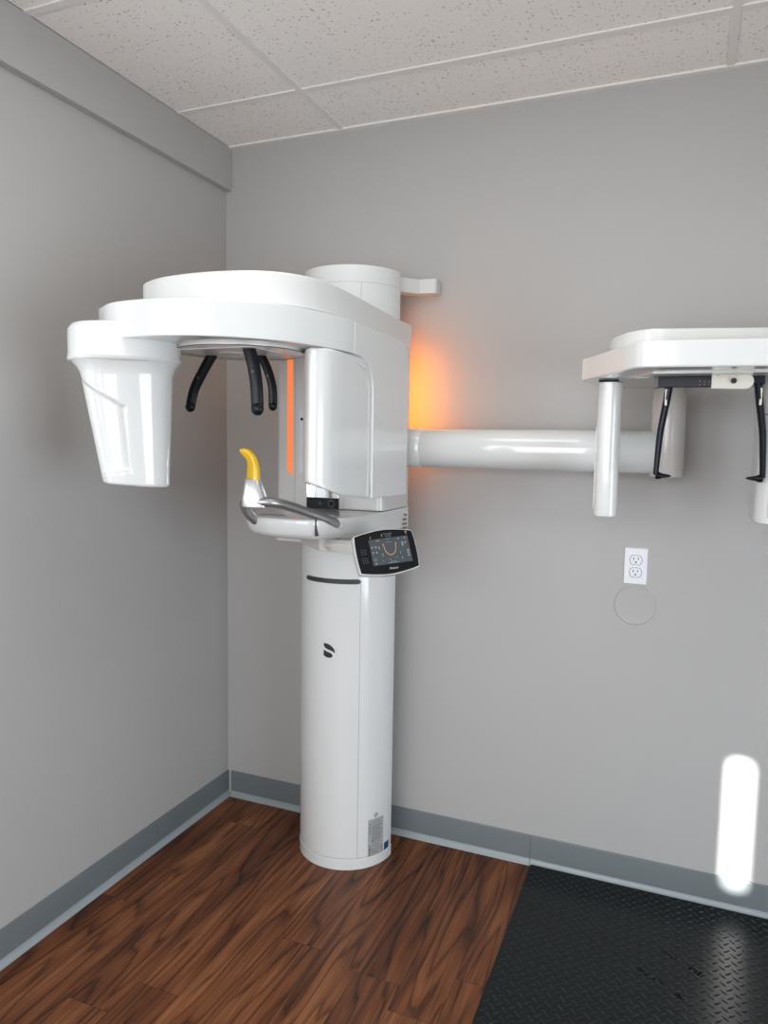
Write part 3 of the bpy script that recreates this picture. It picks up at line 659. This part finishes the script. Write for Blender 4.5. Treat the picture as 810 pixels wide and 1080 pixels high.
# ------------------------------------------------------------------ cephalometric side arm
def xtube(x0, x1, ry, rz, yc, zc, n=56, e=2.5, er=0.004):
    rg = []
    for x, s in ((x0, 0.96), (x0+er, 1.0), (x1-er, 1.0), (x1, 0.96)):
        rg.append([Vector((x, yc+sup(2*PI*i/n, ry*s, rz*s, e)[0], zc+sup(2*PI*i/n, ry*s, rz*s, e)[1])) for i in range(n)])
    return loft(rg)
link('side_arm', xtube(0.785, 1.565, 0.058, 0.062, -0.150, 1.4055, e=2.2), M['white'], U, smooth=40)
link('arm_collar', xtube(0.784, 0.858, 0.0592, 0.0632, -0.150, 1.4055, e=2.2), M['white'], U, smooth=40)
link('ceph_support_post', rcyl((1.590, -0.150), 0.046, 1.335, 1.60, 0.006, 56), M['grayplastic'], U)
CE = link('ceph_head', prism([(p.x, p.y) for p in smooth_pts([(1.372, -0.372, 0), (1.40, -0.42, 0), (1.515, -0.655, 0)], 4)][:-1] +
          [(1.522, -0.668), (1.535, -0.680), (1.552, -0.6860), (1.575, -0.686)] + [(2.03, -0.632), (2.055, -0.624), (2.075, -0.610), (2.20, -0.40), (2.21, -0.37), (2.20, -0.10), (2.18, -0.085), (1.42, -0.085), (1.40, -0.10)], 1.5915, 1.650), M['white'], U, smooth=30, bevel=0.005)
link('top_cover', prism([(1.462, -0.470), (1.49, -0.525), (1.52, -0.560), (1.555, -0.575), (1.60, -0.566), (2.0, -0.475), (2.07, -0.44), (2.16, -0.30), (2.16, -0.14), (1.45, -0.14), (1.44, -0.40)], 1.650, 1.6925), M['white'], CE, smooth=30, bevel=0.008, seg=4)
link('underside_panel', prism([(1.47, -0.40), (1.56, -0.58), (2.03, -0.56), (2.12, -0.36), (2.12, -0.16), (1.47, -0.16)], 1.5875, 1.5925), M['grayplastic'], CE, bevel=0.001)
link('seam_ring', rcyl((1.535, -0.475), 0.022, 1.5862, 1.588, 0.0005, 32), M['white2'], CE)
link('screw', rcyl((1.458, -0.425), 0.0045, 1.5895, 1.592, 0.0004, 16), M['print'], CE)
# collimator post nearest the column
rg = []
for z, s in ((1.2340, 0.90), (1.2365, 0.98), (1.242, 1.0), (1.586, 1.0)):
    rg.append([Vector((1.4475+sup(2*PI*i/48, 0.0300*s, 0.034*s, 2.6)[0], -0.365+sup(2*PI*i/48, 0.0300*s, 0.034*s, 2.6)[1], z)) for i in range(48)])
pc = link('collimator_post', loft(rg), M['white'], CE, smooth=40)
link('post_gasket', rcyl((1.4475, -0.365), 0.031, 1.586, 1.5918, 0.001, 40), M['black'], CE)
link('switch_strip', B(1.4160, 1.4185, -0.375, -0.358, 1.255, 1.47), M['white2'], CE, bevel=0.0006)
# sensor housing, cut by the right edge of the picture
bm = loft([[Vector((x0, y0, z)) for x0, y0 in rrect(1.797+dx, 1.99, -0.470, -0.26, 0.03, 0.03)] for z, dx in ((1.243, 0.004), (1.247, 0.0), (1.590, 0.004))])
shs = link('ceph_sensor', bm, M['white2'], CE, smooth=35, bevel=0.002)
link('sensor_seam', prism(rrect(1.8005, 1.9905, -0.4712, -0.2588, 0.03, 0.03), 1.4985, 1.5005), M['print'], shs, smooth=30)
link('sensor_window', B(1.846, 1.965, -0.4722, -0.470, 1.262, 1.345), M['outlet'], shs, smooth=0)
link('side_groove', B(1.824, 1.829, -0.4712, -0.4695, 1.258, 1.47), M['seam'], shs, smooth=0)
link('lettering', text_bm('CEPH', 0.0105, frame_mtx((1.8435, -0.4706, 1.2575), (1, 0, 0), (0, 0, 1), (0, -1, 0)), 0.0006), M['print'], shs, smooth=0)
# ear rods
def ear(x, s):
    pts = [(x+s*0.020, -0.475, 1.580), (x+s*0.014, -0.475, 1.53), (x+s*0.004, -0.475, 1.46), (x, -0.475, 1.40), (x-s*0.002, -0.475, 1.352)]
    o = link('ear_rod', tube(pts, lambda f: 0.0125-0.004*f, 10, flat=0.75, flatdir=(1, 0, 0)), M['smoke'], CE)
    rg = []
    for d, r in ((-0.004, 0.003), (-0.002, 0.0105), (0.006, 0.0105), (0.012, 0.0075), (0.020, 0.0055), (0.028, 0.004), (0.0335, 0.0012)):
        rg.append([Vector((x+s*d, -0.475+r*math.cos(2*PI*i/20), 1.350+r*0.85*math.sin(2*PI*i/20))) for i in range(20)])
    q = link('ear_plug', loft(rg), M['black'], o)
    link('rod_mount', B(x+s*0.018-0.012, x+s*0.018+0.012, -0.487, -0.463, 1.568, 1.589), M['smoke'], o, bevel=0.002)
    link('rod_inset', B(x+s*0.013-0.003, x+s*0.013+0.003, -0.4860, -0.4825, 1.52, 1.56), M['cream'], o, bevel=0.001)
ear(1.5755, 1); ear(1.806, -1)
# forehead rest: dark scale bar and cream end piece
fr = link('forehead_rest', B(1.562, 1.690, -0.505, -0.485, 1.562, 1.587), M['smoke'], CE, bevel=0.0015); fr['label'] = 'dark scale bar of the forehead rest'
link('groove', B(1.573, 1.625, -0.5066, -0.5045, 1.5725, 1.5765), M['black'], fr, smooth=0)
bm = bmesh.new()
for k in range(3): box(bm, 1.660+0.010*k, 1.663+0.010*k, -0.5062, -0.5048, 1.566, 1.5690); box(bm, 1.660+0.010*k, 1.663+0.010*k, -0.5062, -0.5048, 1.574-0.001*k, 1.5775-0.001*k)
link('scale_marks', bm, M['print'], fr, smooth=0)
link('end_block', B(1.560, 1.570, -0.5075, -0.483, 1.561, 1.588), M['print'], fr, bevel=0.002)
pts = [(1.686, 1.5575), (1.748, 1.5555)]+[(1.757+0.0185*math.cos(t), 1.5735+0.018*math.sin(t)) for t in [math.radians(-80+20*i) for i in range(9)]]+[(1.748, 1.5915), (1.686, 1.5895)]
bm = loft([[Vector((x, y, z)) for x, z in pts] for y in (-0.512, -0.478)])
ce_ = link('end_piece', bm, M['cream'], fr, smooth=40, bevel=0.002); ce_['label'] = 'cream rounded end piece'
link('knob', disc_y((1.733, -0.512, 1.5745), 0.0062, 0.006, 24), M['black'], fr)
link('rest_plate', B(1.70, 1.745, -0.515, -0.46, 1.583, 1.5885), M['cream'], fr, bevel=0.002)

# ------------------------------------------------------------------ floor mat
def floor_mat():
    x0, x1, y0, y1, T = 1.224, 2.44, -1.85, -0.020, 0.009
    o = thing('floor_mat', (x0, y0, 0), 'black rubber diamond-plate mat on the wood floor at the right', 'floor mat')
    bm = B(x0, x1, y0, y1, 0.0, T); base = link('rubber_sheet', bm, M['matrubber'], o, smooth=0, bevel=0.002)
    bm = bmesh.new(); s = 0.032; L, Wd, H = 0.0138, 0.0038, 0.0019
    def bumpo(cx, cy, a):
        ca, sa = math.cos(a), math.sin(a)
        def P(u, v, z): return bm.verts.new((cx+u*ca-v*sa, cy+u*sa+v*ca, T+z))
        rim = [(-L, 0), (-L*0.6, -Wd*0.7), (0, -Wd), (L*0.6, -Wd*0.7), (L, 0), (L*0.6, Wd*0.7), (0, Wd), (-L*0.6, Wd*0.7)]
        a_ = [P(u, v, -0.0003) for u, v in rim]; b_ = [P(u*0.62, v*0.50, H) for u, v in rim]
        for i in range(8): bm.faces.new((a_[i], a_[(i+1) % 8], b_[(i+1) % 8], b_[i]))
        bm.faces.new(b_)
    nx, ny = int((x1-x0)/s), int((y1-y0)/s)
    for i in range(nx):
        for j in range(ny):
            cx, cy = x0+0.017+i*s, y1-0.016-j*s
            bumpo(cx, cy, PI/4)
            if cx+s/2 < x1-0.014 and cy-s/2 > y0+0.014: bumpo(cx+s/2, cy-s/2, -PI/4)
    tr = link('diamond_tread', bm, M['tread'], o, smooth=60); tr['kind'] = 'stuff'
    # faint dark stamped marks
    bm = bmesh.new(); random.seed(5)
    def marks(p, q, n, sz):
        for k in range(n):
            t = k/(n-1); cx = p[0]+(q[0]-p[0])*t; cy = p[1]+(q[1]-p[1])*t
            d = Vector((0.55, 0.83)).normalized()*sz*(0.7+0.5*random.random()); w = Vector((d.y, -d.x))*0.28; c = Vector((cx, cy))
            if random.random() < 0.15: continue
            bm.faces.new([bm.verts.new((v.x, v.y, T+0.0004)) for v in (c-d-w, c-d+w, c+d+w, c+d-w)])
    marks((1.590, -0.400), (1.655, -0.440), 12, 0.005); marks((1.680, -0.455), (1.705, -0.472), 5, 0.008)
    marks((1.650, -0.300), (1.690, -0.325), 6, 0.005); marks((1.722, -0.342), (1.765, -0.368), 7, 0.008)
    link('stamped_marks', bm, M['matmark'], o, smooth=0)['kind'] = 'stuff'
floor_mat()

# ------------------------------------------------------------------ outlet and round cover plate
ou = thing('wall_outlet', (1.513, 0, 1.049), 'white duplex power outlet on the gray back wall below the side arm', 'outlet')
bm = loft([[Vector((1.513+x*s, y, 1.049+z*s2)) for x, z in ((-0.035, -0.0575), (0.035, -0.0575), (0.035, 0.0575), (-0.035, 0.0575))] for s, s2, y in ((1, 1, 0), (1, 1, -0.003), (0.93, 0.955, -0.0062))])
link('faceplate', bm, M['outlet'], ou, smooth=20)
for cz in (1.0685, 1.0295):
    pts = []
    for i in range(40):
        t = 2*PI*i/40; x = 0.0175*math.cos(t); z = max(-0.0142, min(0.0142, 0.0175*math.sin(t))); pts.append((1.513+x, cz+z))
    bm = loft([[Vector((x, y, z)) for x, z in pts] for y in (-0.005, -0.0078)])
    so = link('socket', bm, M['outlet'], ou, smooth=40, bevel=0.0006)
    bmr = bmesh.new(); a = [Vector((1.513+(x-1.513)*1.09, -0.0064, cz+(z-cz)*1.09)) for x, z in pts]; b = [Vector((1.513+(x-1.513)*0.99, -0.0064, cz+(z-cz)*0.99)) for x, z in pts]
    A = [bmr.verts.new(p) for p in a]; Bv = [bmr.verts.new(p) for p in b]
    for i in range(40): bmr.faces.new((A[i], A[(i+1) % 40], Bv[(i+1) % 40], Bv[i]))
    link('socket_gap', bmr, M['print'], so, smooth=0)
    bmh = bmesh.new(); box(bmh, 1.5052, 1.5074, -0.0082, -0.0070, cz+0.0005, cz+0.0085); box(bmh, 1.5186, 1.5208, -0.0082, -0.0070, cz+0.0015, cz+0.0085)
    disc_y((1.513, -0.0070, cz-0.0065), 0.0027, 0.0012, 12, bmh)
    link('socket_slots', bmh, M['black'], so, smooth=0)
link('screw', disc_y((1.513, -0.006, 1.049), 0.003, 0.0012, 16), M['outlet'], ou)
bm = bmesh.new(); n = 72
loft([[Vector((1.516+r*math.cos(2*PI*i/n), y, 0.925+r*math.sin(2*PI*i/n))) for i in range(n)] for r, y in ((0.0625, 0.0), (0.0625, -0.0022), (0.0605, -0.0036), (0.056, -0.0030), (0.04, -0.0026))], bm)
cpv = link('cover_plate', bm, M['wall'], None, smooth=30, origin=(1.516, 0, 0.925))
cpv['label'] = 'round blank cover plate painted gray on the wall below the outlet'; cpv['category'] = 'cover plate'
